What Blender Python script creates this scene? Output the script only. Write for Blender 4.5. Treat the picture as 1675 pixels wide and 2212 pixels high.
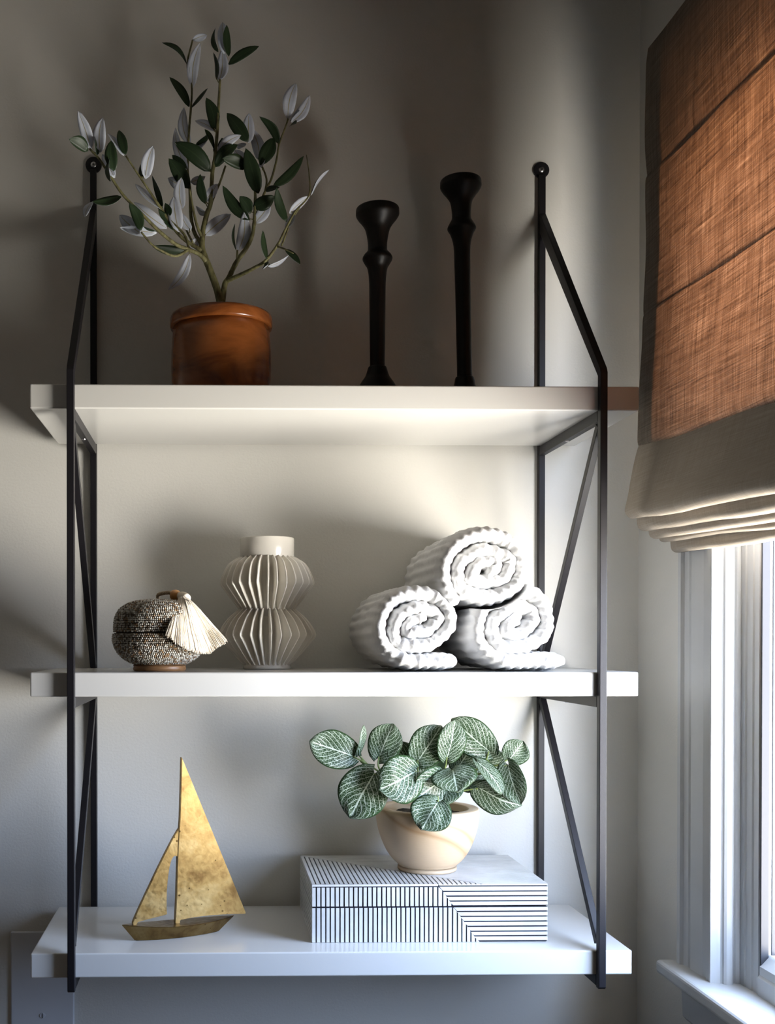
import bpy, bmesh, math, random
from mathutils import Vector, noise, Matrix
random.seed(7)
for o in list(bpy.data.objects): bpy.data.objects.remove(o)
S = bpy.context.scene
C = S.collection
# ---------------------------------------------------------------- camera
F = 2342.0; CX, CY = 511.57, 1410.34
CAM = Vector((0.27527, -1.92653, 1.45)); YAW = 0.02034; PITCH = -0.0085
cd = bpy.data.cameras.new('camera'); cam = bpy.data.objects.new('camera', cd); C.objects.link(cam)
cam.location = CAM; cam.rotation_euler = (math.pi/2 + PITCH, 0, -YAW)
cd.sensor_width = 36; cd.lens = F/2212*36
cd.shift_x = (837.5-CX)/2212; cd.shift_y = (CY-1106)/2212
cd.clip_start = 0.05
S.camera = cam
# ---------------------------------------------------------------- sky, daylight, exposure
w = bpy.data.worlds.new('daylight'); S.world = w; w.use_nodes = True
nt = w.node_tree; nt.nodes.clear()
tc = nt.nodes.new('ShaderNodeTexCoord'); sx = nt.nodes.new('ShaderNodeSeparateXYZ')
mr = nt.nodes.new('ShaderNodeMapRange'); mr.inputs[1].default_value = -1.0; mr.inputs[2].default_value = 0.25
cr = nt.nodes.new('ShaderNodeValToRGB')
GROUND = (1.0, 0.95, 0.86, 1); SKY = (0.26, 0.34, 0.50, 1)
cr.color_ramp.elements[0].position = 0.0; cr.color_ramp.elements[0].color = (0.52, 0.49, 0.44, 1)
e = cr.color_ramp.elements.new(0.60); e.color = GROUND
cr.color_ramp.elements[-1].position = 0.90; cr.color_ramp.elements[-1].color = SKY
bg = nt.nodes.new('ShaderNodeBackground'); bg.inputs['Strength'].default_value = 55.0
ow = nt.nodes.new('ShaderNodeOutputWorld')
nt.links.new(tc.outputs['Generated'], sx.inputs[0]); nt.links.new(sx.outputs['Z'], mr.inputs[0])
nt.links.new(mr.outputs[0], cr.inputs[0]); nt.links.new(cr.outputs[0], bg.inputs[0]); nt.links.new(bg.outputs[0], ow.inputs[0])
S.view_settings.view_transform = 'Standard'; S.view_settings.look = 'None'
S.view_settings.gamma = 1; S.view_settings.use_curve_mapping = False
S.view_settings.exposure = -0.15
# window opening in the right wall (metres)
WX = 1.034; OY0, OY1 = -0.317, -1.02; OZ0, OZ1 = 0.93, 2.19
ld = bpy.data.lights.new('window_daylight_portal', 'AREA'); ld.shape = 'RECTANGLE'
ld.size = OZ1-OZ0; ld.size_y = OY0-OY1; ld.cycles.is_portal = True
lo = bpy.data.objects.new('window_daylight_portal', ld); C.objects.link(lo)
lo.location = (WX+0.13, (OY0+OY1)/2, (OZ0+OZ1)/2); lo.rotation_euler = (0, math.pi/2, 0)

# ---------------------------------------------------------------- helpers
def raydir(px, py):
    x, y, z = (px-CX)/F, 1.0, -(py-CY)/F
    c, s = math.cos(PITCH), math.sin(PITCH); y, z = c*y - s*z, s*y + c*z
    c, s = math.cos(YAW), math.sin(YAW); x, y = c*x + s*y, -s*x + c*y
    return Vector((x, y, z))
def at(px, py, y):
    d = raydir(px, py); return CAM + d*((y-CAM.y)/d.y)
def on_z(px, py, z):
    d = raydir(px, py); return CAM + d*((z-CAM.z)/d.z)
def on_x(px, py, x):
    d = raydir(px, py); return CAM + d*((x-CAM.x)/d.x)
def on_plane(px, py, p0, n):
    d = raydir(px, py); return CAM + d*((p0-CAM).dot(n)/d.dot(n))
def mesh(name, V, Fc, mats, parent=None, smooth=False, mi=None, uv=None, loc=None):
    me = bpy.data.meshes.new(name); me.from_pydata([tuple(v) for v in V], [], Fc)
    if not isinstance(mats, (list, tuple)): mats = [mats]
    for m in mats: me.materials.append(m)
    if mi: me.polygons.foreach_set('material_index', mi)
    if smooth is True: me.polygons.foreach_set('use_smooth', [True]*len(me.polygons))
    if uv:
        ul = me.uv_layers.new(name='UVMap')
        for l in me.loops: ul.data[l.index].uv = uv[l.vertex_index]
    me.update()
    return link(name, me, parent, loc)
def link(name, me, parent=None, loc=None):
    o = bpy.data.objects.new(name, me); C.objects.link(o)
    if parent is not None:
        o.parent = parent; o.matrix_parent_inverse = Matrix.Translation(-parent_loc(parent))
    if loc: o.location = loc
    return o
def parent_loc(p):
    v = Vector(p.location); q = p.parent
    return v
def from_bm(name, bm, mats, parent=None, smooth=False):
    bmesh.ops.recalc_face_normals(bm, faces=bm.faces)
    me = bpy.data.meshes.new(name); bm.to_mesh(me); bm.free()
    if not isinstance(mats, (list, tuple)): mats = [mats]
    for m in mats: me.materials.append(m)
    if smooth: 
        me.polygons.foreach_set('use_smooth', [True]*len(me.polygons))
    return link(name, me, parent)
def thing(name, label, cat, loc=(0, 0, 0), group=None):
    o = bpy.data.objects.new(name, None); C.objects.link(o); o.location = loc
    o.empty_display_size = 0.02
    return tag(o, label, cat, group)
def tag(o, label, cat, group=None):
    o['label'] = label; o['category'] = cat
    if group: o['group'] = group
    return o
def struct(o): o['kind'] = 'structure'; return o
def box(name, a, b, m, parent=None, bev=0.0, seg=2):
    bm = bmesh.new(); bmesh.ops.create_cube(bm, size=1)
    for v in bm.verts:
        v.co = Vector((a[i] + (v.co[i]+0.5)*(b[i]-a[i]) for i in range(3)))
    if bev: bmesh.ops.bevel(bm, geom=bm.edges[:], offset=bev, segments=seg, affect='EDGES', profile=0.5)
    return from_bm(name, bm, m, parent)
def prism(name, pts, axis, a, b, m, parent=None, bev=0.0, seg=2, smooth=False):
    """polygon pts (two coords of the other two axes in order) extruded along axis from a to b"""
    bm = bmesh.new()
    def mk(p, t):
        q = list(p); q.insert(axis, t); return bm.verts.new(q)
    A = [mk(p, a) for p in pts]; B = [mk(p, b) for p in pts]
    n = len(pts)
    bm.faces.new(A); bm.faces.new(B[::-1])
    for i in range(n): bm.faces.new((A[i], B[i], B[(i+1) % n], A[(i+1) % n]))
    bmesh.ops.recalc_face_normals(bm, faces=bm.faces)
    if bev: bmesh.ops.bevel(bm, geom=bm.edges[:], offset=bev, segments=seg, affect='EDGES', profile=0.5)
    return from_bm(name, bm, m, parent)
def lathe(name, prof, c, m, parent=None, seg=64, shear=0.0, smooth=True):
    V = []; Fc = []; n = len(prof)
    for (r, z) in prof:
        for k in range(seg):
            a = 2*math.pi*k/seg
            V.append((c[0]+max(r, 1e-5)*math.cos(a)+shear*z, c[1]+max(r, 1e-5)*math.sin(a), c[2]+z))
    for i in range(n-1):
        for k in range(seg):
            k2 = (k+1) % seg
            Fc.append((i*seg+k, i*seg+k2, (i+1)*seg+k2, (i+1)*seg+k))
    return mesh(name, V, Fc, m, parent, smooth)
def curve_pts(P, n):
    """Catmull-Rom resample of list of Vectors"""
    out = []; P = [Vector(p) for p in P]
    Q = [P[0]*2-P[1]] + P + [P[-1]*2-P[-2]]
    segs = len(P)-1
    for i in range(segs):
        p0, p1, p2, p3 = Q[i:i+4]
        for k in range(n):
            t = k/n
            out.append(0.5*((2*p1)+(p2-p0)*t+(2*p0-5*p1+4*p2-p3)*t*t+(3*p1-p0-3*p2+p3)*t**3))
    out.append(P[-1]); return out
def tube_data(P, R, seg=8, caps=True, off=0):
    V = []; Fc = []; n = len(P)
    t = (P[1]-P[0]).normalized()
    u = t.orthogonal().normalized()
    for i in range(n):
        tn = (P[min(i+1, n-1)]-P[max(i-1, 0)])
        if tn.length > 1e-9: tn.normalize()
        else: tn = t
        u = (u - tn*u.dot(tn)).normalized(); v = tn.cross(u); t = tn
        r = R[i] if isinstance(R, (list, tuple)) else R
        for k in range(seg):
            a = 2*math.pi*k/seg; V.append(P[i]+u*(r*math.cos(a))+v*(r*math.sin(a)))
    for i in range(n-1):
        for k in range(seg):
            k2 = (k+1) % seg; Fc.append((off+i*seg+k, off+i*seg+k2, off+(i+1)*seg+k2, off+(i+1)*seg+k))
    if caps:
        Fc.append(tuple(off+k for k in range(seg))[::-1]); Fc.append(tuple(off+(n-1)*seg+k for k in range(seg)))
    return V, Fc
def tube(name, P, R, m, parent=None, seg=8):
    V, Fc = tube_data(P, R, seg); return mesh(name, V, Fc, m, parent, True)

# ---------------------------------------------------------------- materials
class N:
    def __init__(s, name):
        s.m = bpy.data.materials.new(name); s.m.use_nodes = True; s.t = s.m.node_tree
        s.b = s.t.nodes['Principled BSDF']; s.out = s.t.nodes['Material Output']
    def n(s, t, **k):
        x = s.t.nodes.new('ShaderNode'+t)
        for a, v in k.items(): setattr(x, a, v)
        return x
    def l(s, a, b): s.t.links.new(a, b)
    def set(s, **k):
        for a, v in k.items():
            i = s.b.inputs[a.replace('_', ' ')]
            i.default_value = (*v, 1) if isinstance(v, tuple) and len(v) == 3 else v
        return s
    def math(s, op, a, b=None, clamp=False):
        x = s.n('Math', operation=op); x.use_clamp = clamp
        for i, v in enumerate((a, b)):
            if v is None: continue
            if isinstance(v, (int, float)): x.inputs[i].default_value = v
            else: s.l(v, x.inputs[i])
        return x.outputs[0]
    def coord(s, kind='Object', scale=(1, 1, 1)):
        t = s.n('TexCoord'); mp = s.n('Mapping'); mp.inputs['Scale'].default_value = scale
        s.l(t.outputs[kind], mp.inputs[0]); return mp.outputs[0]
    def noise(s, co, scale, detail=3, rough=0.5, dist=0):
        x = s.n('TexNoise'); s.l(co, x.inputs['Vector']); x.inputs['Scale'].default_value = scale
        x.inputs['Detail'].default_value = detail; x.inputs['Roughness'].default_value = rough
        x.inputs['Distortion'].default_value = dist; return x.outputs['Fac']
    def ramp(s, f, *st):
        x = s.n('ValToRGB'); e = x.color_ramp.elements
        while len(e) < len(st): e.new(0.5)
        for i, (p, c) in enumerate(st): e[i].position = p; e[i].color = (*c, 1)
        s.l(f, x.inputs[0]); return x.outputs[0]
    def mix(s, f, a, b, t='RGBA', blend='MIX'):
        x = s.n('Mix', data_type='RGBA', blend_type=blend)
        for i, v in ((0, f), (6, a), (7, b)):
            if isinstance(v, (int, float)): x.inputs[i].default_value = v
            elif isinstance(v, tuple): x.inputs[i].default_value = (*v, 1)
            else: s.l(v, x.inputs[i])
        return x.outputs[2]
    def bump(s, h, strength=0.3, dist=0.001):
        x = s.n('Bump'); x.inputs['Strength'].default_value = strength; x.inputs['Distance'].default_value = dist
        s.l(h, x.inputs['Height']); s.l(x.outputs[0], s.b.inputs['Normal']); return s
def plaster(name, col, bump=0.35):
    k = N(name); k.set(Base_Color=col, Roughness=0.75)
    co = k.coord('Object'); h = k.noise(co, 230, 4, 0.6)
    k.bump(h, bump, 0.0012); return k.m
M_wall = plaster('wall_paint', (0.66, 0.645, 0.60))
M_room = plaster('room_paint', (0.30, 0.285, 0.26), 0.1)
k = N('ceiling_paint'); k.set(Base_Color=(0.40, 0.38, 0.35), Roughness=0.9); M_ceil = k.m
k = N('floor_wood'); co = k.coord('Object', (1, 8, 1)); k.l(k.ramp(k.noise(co, 3, 5), (0.3, (0.10, 0.06, 0.035)), (0.7, (0.18, 0.11, 0.06))), k.b.inputs['Base Color']); k.set(Roughness=0.45); M_floor = k.m
def paint(name, col, rough, bumps=0.05):
    k = N(name); k.set(Base_Color=col, Roughness=rough)
    k.bump(k.noise(k.coord('Object'), 90, 3), bumps, 0.001); return k.m
M_shelf = paint('shelf_lacquer', (0.66, 0.65, 0.62), 0.22, 0.03)
M_trim = paint('trim_paint', (0.52, 0.53, 0.53), 0.38, 0.18)
M_strip = paint('stile_edge_shade', (0.020, 0.020, 0.024), 0.6, 0.05)  # near-black colour stands in for shade on the sash stile edge
M_reveal_shade = paint('shaded_reveal', (0.020, 0.020, 0.023), 0.6, 0.02)  # outer reveal painted near-black in place of shade outside the glass
M_plate = paint('plate_plastic', (0.62, 0.64, 0.68), 0.35, 0.02)
k = N('black_metal'); k.set(Base_Color=(0.010, 0.009, 0.011), Roughness=0.42, Metallic=0.0); k.b.inputs['Specular IOR Level'].default_value = 0.28
k.bump(k.noise(k.coord('Object'), 900, 2), 0.25, 0.0004); M_black = k.m
k = N('steel_screw'); k.set(Base_Color=(0.6, 0.6, 0.62), Roughness=0.3, Metallic=1.0); M_steel = k.m
k = N('black_slot'); k.set(Base_Color=(0.01, 0.01, 0.01), Roughness=0.8); M_dark = k.m
k = N('ebony_wood'); co = k.coord('Object', (6, 6, 1)); f = k.noise(co, 40, 4)
k.l(k.ramp(f, (0.3, (0.003, 0.0025, 0.002)), (0.7, (0.008, 0.006, 0.005))), k.b.inputs['Base Color']); k.set(Roughness=0.40); k.b.inputs['Specular IOR Level'].default_value = 0.25; M_ebony = k.m
# brown glossy turned wood
k = N('amber_wood'); co = k.coord('Object', (1, 1, 2.2)); f = k.noise(co, 9, 4, 0.55, 1.2); g = k.noise(k.coord('Object', (4, 4, 60)), 14, 3)
c1 = k.ramp(f, (0.30, (0.11, 0.030, 0.006)), (0.48, (0.27, 0.082, 0.018)), (0.6, (0.34, 0.11, 0.026)), (0.75, (0.17, 0.046, 0.010)))
k.l(k.mix(k.math('MULTIPLY', g, 0.35), c1, (0.18, 0.045, 0.01)), k.b.inputs['Base Color']); k.set(Roughness=0.25, Coat_Weight=0.3); k.b.inputs['Coat Roughness'].default_value = 0.15; M_amber = k.m
# pale wood
k = N('pale_wood'); co = k.coord('Object', (1.0, 1.0, 1.0))
wv = k.n('TexWave', wave_type='RINGS', rings_direction='Y'); k.l(co, wv.inputs['Vector']); wv.inputs['Scale'].default_value = 3.4; wv.inputs['Distortion'].default_value = 2.6; wv.inputs['Detail'].default_value = 2; wv.inputs['Detail Scale'].default_value = 1.2; wv.inputs['Phase Offset'].default_value = 2.0
c1 = k.ramp(wv.outputs['Fac'], (0.0, (0.66, 0.50, 0.33)), (0.70, (0.63, 0.46, 0.29)), (0.86, (0.47, 0.29, 0.15)), (1.0, (0.66, 0.50, 0.33)))
g = k.noise(k.coord('Object', (1, 1, 14)), 60, 3)
k.l(k.mix(k.math('MULTIPLY', g, 0.25), c1, (0.46, 0.32, 0.19)), k.b.inputs['Base Color']); k.set(Roughness=0.5); M_pale = k.m
k = N('potting_soil'); co = k.coord(); k.l(k.ramp(k.noise(co, 200, 3), (0.35, (0.01, 0.008, 0.006)), (0.7, (0.06, 0.045, 0.03))), k.b.inputs['Base Color']); k.set(Roughness=0.95); k.bump(k.noise(co, 300, 3), 1, 0.003); M_soil = k.m
k = N('olive_bark'); co = k.coord('Object', (1, 1, .5)); k.l(k.ramp(k.noise(co, 160, 4), (0.3, (0.06, 0.052, 0.02)), (0.55, (0.16, 0.15, 0.06)), (0.75, (0.26, 0.25, 0.12))), k.b.inputs['Base Color']); k.set(Roughness=0.7); k.bump(k.noise(co, 300, 3), .6, .001); M_bark = k.m
def leafmat(name, col, rib, rough, ribw=0.05, tr=0.0):
    k = N(name); t = k.n('TexCoord'); s_ = k.n('SeparateXYZ'); k.l(t.outputs['UV'], s_.inputs[0])
    d = k.math('ABSOLUTE', k.math('SUBTRACT', s_.outputs[1], 0.5)); mk = k.math('LESS_THAN', d, ribw)
    base = k.mix(k.noise(k.coord('Object'), 60, 3), tuple(c*0.8 for c in col), tuple(min(1, c*1.2) for c in col))
    k.l(k.mix(mk, base, rib), k.b.inputs['Base Color']); k.set(Roughness=rough); k.b.inputs['Specular IOR Level'].default_value = 0.25; return k.m
M_lgreen = leafmat('olive_leaf_top', (0.020, 0.036, 0.016), (0.03, 0.05, 0.022), 0.42, 0.03)
M_lwhite = leafmat('olive_leaf_underside', (0.54, 0.58, 0.66), (0.36, 0.33, 0.22), 0.6, 0.035)
# veined leaf (fittonia)
k = N('veined_leaf'); t = k.n('TexCoord'); s_ = k.n('SeparateXYZ'); k.l(t.outputs['UV'], s_.inputs[0])
u, v = s_.outputs[0], s_.outputs[1]
nz = k.math('MULTIPLY', k.math('SUBTRACT', k.noise(k.coord('UV'), 9, 2), 0.5), 0.06)
a = k.math('ABSOLUTE', k.math('SUBTRACT', v, 0.5)); a = k.math('MULTIPLY', a, 2.0)
mid = k.math('LESS_THAN', k.math('ADD', a, nz), 0.035)
ph = k.math('SUBTRACT', k.math('ADD', u, nz), k.math('MULTIPLY', k.math('POWER', a, 1.15), 0.58))
fr = k.math('ABSOLUTE', k.math('SUBTRACT', k.math('FRACT', k.math('MULTIPLY', k.math('ADD', ph, 1.0), 7.5)), 0.5))
lat = k.math('GREATER_THAN', fr, 0.445)
vo = k.n('TexVoronoi', feature='DISTANCE_TO_EDGE'); k.l(k.coord('UV', (22, 17, 1)), vo.inputs['Vector']); vo.inputs['Scale'].default_value = 1.0
net = k.math('MULTIPLY', k.math('LESS_THAN', vo.outputs['Distance'], 0.05), 0.42)
edge = k.math('LESS_THAN', a, 0.93)
msk = k.math('MULTIPLY', k.math('MAXIMUM', k.math('MAXIMUM', mid, lat), net), edge)
gr = k.mix(k.noise(k.coord('Object'), 45, 2), (0.012, 0.032, 0.012), (0.030, 0.066, 0.020))
k.l(k.mix(msk, gr, (0.52, 0.60, 0.50)), k.b.inputs['Base Color']); k.set(Roughness=0.45); k.b.inputs['Specular IOR Level'].default_value = 0.25; M_vein = k.m
k = N('leaf_back_green'); k.set(Base_Color=(0.16, 0.24, 0.10), Roughness=0.5); M_lback = k.m
k = N('plain_green_leaf'); k.set(Base_Color=(0.03, 0.06, 0.02), Roughness=0.5); M_lplain = k.m
k = N('green_stem'); k.set(Base_Color=(0.18, 0.24, 0.07), Roughness=0.5); M_stem = k.m
# aged brass
k = N('aged_brass'); co = k.coord(); n1 = k.noise(co, 16, 4, 0.55, 0.6); n2 = k.noise(co, 160, 3)
nb = k.math('ADD', k.math('MULTIPLY', n1, 0.7), k.math('MULTIPLY', k.noise(co, 55, 3, 0.6, 1.5), 0.3)); c1 = k.ramp(nb, (0.36, (0.20, 0.11, 0.033)), (0.5, (0.36, 0.225, 0.075)), (0.66, (0.47, 0.325, 0.135)))
vo = k.n('TexVoronoi'); k.l(co, vo.inputs['Vector']); vo.inputs['Scale'].default_value = 85
sp = k.math('LESS_THAN', k.math('ADD', vo.outputs['Distance'], k.math('MULTIPLY', k.noise(co, 30, 1), 0.35)), 0.27)
k.l(k.mix(sp, c1, (0.12, 0.07, 0.02)), k.b.inputs['Base Color'])
k.l(k.ramp(n2, (0.3, (0.30,)*3), (0.7, (0.46,)*3)), k.b.inputs['Roughness']); k.set(Metallic=0.85); k.bump(n2, 0.15, 0.001); M_brass = k.m
M_brass2 = M_brass.copy(); M_brass2.name = 'dark_aged_brass'
for nd in M_brass2.node_tree.nodes:
    if nd.type == 'VALTORGB' and len(nd.color_ramp.elements) == 3:
        for e_ in nd.color_ramp.elements: e_.color = tuple(c*.55 for c in e_.color[:3])+(1,)
k = N('glazed_ceramic'); k.set(Base_Color=(0.74, 0.70, 0.62), Roughness=0.22); M_cer = k.m
k = N('bone_inlay'); co = k.coord('Object'); k.l(k.ramp(k.noise(co, 30, 3), (0.3, (0.58, 0.575, 0.56)), (0.7, (0.70, 0.695, 0.68))), k.b.inputs['Base Color']); k.set(Roughness=0.3); M_bone = k.m
k = N('black_resin'); k.set(Base_Color=(0.012, 0.012, 0.02), Roughness=0.4); M_resin = k.m
k = N('towel_cotton'); co = k.coord(); k.set(Base_Color=(0.70, 0.70, 0.70), Roughness=0.95); k.b.inputs['Sheen Weight'].default_value = 0.2
k.bump(k.noise(k.coord('Object', (1, 1, 1)), 700, 3, 0.7), 0.7, 0.0012); M_towel = k.m
k = N('seed_beads'); at_ = k.n('Attribute'); at_.attribute_name = 'bead'; k.l(at_.outputs['Color'], k.b.inputs['Base Color']); k.set(Roughness=0.35); M_bead = k.m
k = N('basket_weave'); k.set(Base_Color=(0.05, 0.035, 0.02), Roughness=0.9); M_weave = k.m
k = N('rattan_foot'); co = k.coord('Object', (1, 1, 12)); k.l(k.ramp(k.noise(co, 40, 3), (0.3, (0.30, 0.14, 0.05)), (0.7, (0.50, 0.27, 0.12))), k.b.inputs['Base Color']); k.set(Roughness=0.4); M_ratt = k.m
k = N('tassel_cotton'); k.l(k.ramp(k.noise(k.coord(), 90, 2), (0.3, (0.72, 0.62, 0.48)), (0.7, (0.86, 0.78, 0.66))), k.b.inputs['Base Color']); k.set(Roughness=0.7); M_tas = k.m
k = N('jute_cord'); k.set(Base_Color=(0.40, 0.31, 0.20), Roughness=0.9); M_jute = k.m
k = N('orange_wood_bead'); k.set(Base_Color=(0.55, 0.27, 0.09), Roughness=0.35); M_wbead = k.m
# linen: slubby weave, lets light through
def linen(name, trans):
    k = N(name)
    a = k.noise(k.coord('Object', (1, 1, 90)), 12, 4, 0.7); b = k.noise(k.coord('Object', (1, 90, 1)), 12, 4, 0.7)
    fa = k.noise(k.coord('Object', (1, 4, 420)), 3, 1, 0.7); fb = k.noise(k.coord('Object', (1, 420, 4)), 3, 1, 0.7)
    f = k.math('ADD', k.math('ADD', k.math('MULTIPLY', a, .35), k.math('MULTIPLY', b, .35)), k.math('ADD', k.math('MULTIPLY', fa, .15), k.math('MULTIPLY', fb, .15)))
    col = k.ramp(f, (0.40, (0.30, 0.255, 0.20)), (0.62, (0.44, 0.385, 0.32)))
    k.l(col, k.b.inputs['Base Color']); k.set(Roughness=0.95); k.b.inputs['Specular IOR Level'].default_value = 0.1
    k.bump(f, 0.35, 0.0012)
    if trans:
        tr = k.n('BsdfTranslucent'); k.l(k.ramp(f, (0.40, (0.075, 0.042, 0.025)), (0.50, (0.25, 0.15, 0.093)), (0.60, (0.52, 0.36, 0.25))), tr.inputs[0])
        mx = k.n('MixShader'); mx.inputs[0].default_value = trans; k.l(k.b.outputs[0], mx.inputs[1]); k.l(tr.outputs[0], mx.inputs[2]); k.l(mx.outputs[0], k.out.inputs[0])
    return k.m
M_linen = linen('linen_single', 0.5); M_linen2 = linen('linen_layered', 0.0)
k = N('window_glass'); tr = k.n('BsdfTransparent'); gl = k.n('BsdfGlossy'); gl.inputs['Roughness'].default_value = 0.02
lw = k.n('LayerWeight'); fac = k.math('ADD', k.math('MULTIPLY', k.math('POWER', lw.outputs['Facing'], 5.0), 0.42), 0.02); mx = k.n('MixShader'); k.l(fac, mx.inputs[0]); k.l(tr.outputs[0], mx.inputs[1]); k.l(gl.outputs[0], mx.inputs[2]); k.l(mx.outputs[0], k.out.inputs[0]); M_glass = k.m

# ---------------------------------------------------------------- room shell
RX0, RY1, RZ1 = -2.6, -3.6, 2.75
struct(box('floor', (RX0-.1, RY1-.1, -.1), (WX+.16, .1, 0), M_floor))
struct(box('ceiling', (RX0-.1, RY1-.1, RZ1), (WX+.16, .1, RZ1+.1), M_ceil))
struct(box('wall_back', (RX0-.1, 0, 0), (WX+.10, .1, RZ1), M_wall))
struct(box('wall_left', (RX0-.1, RY1, 0), (RX0, 0, RZ1), M_room))
struct(box('wall_front', (RX0-.1, RY1-.1, 0), (WX+.16, RY1, RZ1), M_room))
bm = bmesh.new()
def addbox(bm, a, b):
    r = bmesh.ops.create_cube(bm, size=1)
    for v in r['verts']: v.co = Vector((a[i]+(v.co[i]+.5)*(b[i]-a[i]) for i in range(3)))
WB = WX+.08
addbox(bm, (WX, OY0, 0), (WB, 0, RZ1)); addbox(bm, (WX, RY1, 0), (WB, OY1, RZ1))
addbox(bm, (WX, OY1, 0), (WB, OY0, OZ0)); addbox(bm, (WX, OY1, OZ1), (WB, OY0, RZ1))
struct(from_bm('wall_right', bm, M_wall))
# window: casing, jamb, stops, sash, glass, stool, apron
win = struct(bpy.data.objects.new('window_1', None)); C.objects.link(win); win.location = (WX, OY0, OZ0)
cf = WX-.018
stool_top = on_z(0, 0, 1).z
zst = (at(1470, 2079, -.2165)).z
def casing(name, ya, yb, z0, z1):
    s = 1 if yb > ya else -1   # ya = opening side
    L = abs(yb-ya)
    P = [(0, 0), (0, .014), (.006, .016), (.010, .011), (.016, .011), (.024, .0135), (.040, .0145), (.062, .0155), (.066, .0125), (.070, .0155), (.084, .0165), (.086, .022), (.096, .022), (L, .020), (L, 0)]
    prism(name, [(WX-h, ya+s*t) for t, h in P], 2, z0, z1, M_trim, win)
casing('casing_side', OY0+.004, -.2165, zst, OZ1+.095)
casing('casing_side', OY1-.004, OY1-.1005, zst, OZ1+.095)
P = [(0, 0), (0, .014), (.006, .016), (.010, .011), (.016, .011), (.04, .0145), (.066, .0125), (.084, .0165), (.096, .022), (.100, 0)]
prism('casing_head', [(WX-h, OZ1-.004+t) for t, h in P], 1, OY1-.1, -.2165, M_trim, win)
# jamb (reveal liner) with rounded stop beads
def jamb(name, y, s):
    # profile in x,y ; s=-1 => face looks to -y
    Q = [(WX-.016, 0), (WX-.016, .004), (WX-.006, .006), (WX-.002, .006)]
    for i in range(7):
        a = math.pi*i/6; Q.append((WX+.008-.008*math.cos(a), .008+.007*math.sin(a)))
    Q += [(WX+.018, .006), (WX+.020, .009), (WX+.0245, .011), (WX+.029, .009), (WX+.030, .0)]
    prism(name, [(x, y+s*h) for x, h in Q], 2, OZ0, OZ1, M_trim, win)
jamb('jamb_stop', OY0, -1); jamb('jamb_stop', OY1, 1)
sxp = WX+.026
box('jamb_liner', (WX+.0305, OY0-.004, OZ0), (WB+.02, OY0+.02, OZ1), M_reveal_shade, win)  # dark colour holds down the daylight on this reveal, as shade would
box('jamb_liner', (WX, OY1-.02, OZ0), (WB+.02, OY1+.004, OZ1), M_trim, win)
# lower sash
zs0 = zst-.004
stl = prism('sash_stile', [(sxp, OY0-.004), (sxp, OY0-.022), (sxp+.002, OY0-.024), (sxp+.002, OY0-.040), (sxp+.004, OY0-.042), (sxp+.004, OY0-.056), (sxp+.018, OY0-.062), (sxp+.03, OY0-.062), (sxp+.03, OY0-.004)], 2, zs0, OZ1-.02, M_trim, win)
prism('sash_stile', [(sxp, OY1+.004), (sxp, OY1+.022), (sxp+.004, OY1+.056), (sxp+.018, OY1+.062), (sxp+.03, OY1+.062), (sxp+.03, OY1+.004)], 2, zs0, OZ1-.02, M_trim, win)
box('stile_shade_strip', (sxp+.004, OY0-.0640, zs0+.04), (sxp+.0155, OY0-.0605, OZ1-.03), M_strip, win, .0005)['label'] = 'added dark strip shading the stile edge beside the pane'  # strips added over the stile edge so it renders less bright
box('stile_shade_strip', (sxp+.0200, OY0-.0640, zs0+.04), (sxp+.030, OY0-.0605, OZ1-.03), M_strip, win, .0005)
zr = on_x(1597, 2121, sxp).z
prism('sash_rail', [(sxp, zs0), (sxp, zs0+.030), (sxp+.003, zs0+.034), (sxp+.003, zs0+.046), (sxp+.018, zs0+.062), (sxp+.03, zs0+.062), (sxp+.03, zs0)], 1, OY1+.0625, OY0-.0625, M_trim, win)
box('sash_rail', (sxp, OY1+.0625, 1.70), (sxp+.03, OY0-.0625, 1.745), M_trim, win, .002)
box('sash_rail', (sxp, OY1+.0625, OZ1-.07), (sxp+.03, OY0-.0625, OZ1-.01), M_trim, win, .002)
box('glass_pane', (sxp+.016, OY1+.05, zs0+.05), (sxp+.0195, OY0-.05, 1.71), M_glass, win)
box('glass_pane', (sxp+.016, OY1+.05, 1.735), (sxp+.0195, OY0-.05, OZ1-.06), M_glass, win)
box('outer_sill', (WX+.07, OY1, OZ0-.03), (WB+.05, OY0, zst-.006), M_trim, win, .003)
# stool and apron
ys0 = -.195; xs = at(1416, 2075, ys0).x; zt = zst
box('stool', (xs, OY1-.13, zt-.022), (WX+.055, ys0, zt), M_trim, win, .006, 3)
prism('apron', [(WX, zt-.022), (WX-.024, zt-.022), (WX-.022, zt-.032), (WX-.014, zt-.038), (WX-.012, zt-.085), (WX-.006, zt-.092), (WX, zt-.094)], 1, OY1-.10, -.2165, M_trim, win)

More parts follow.
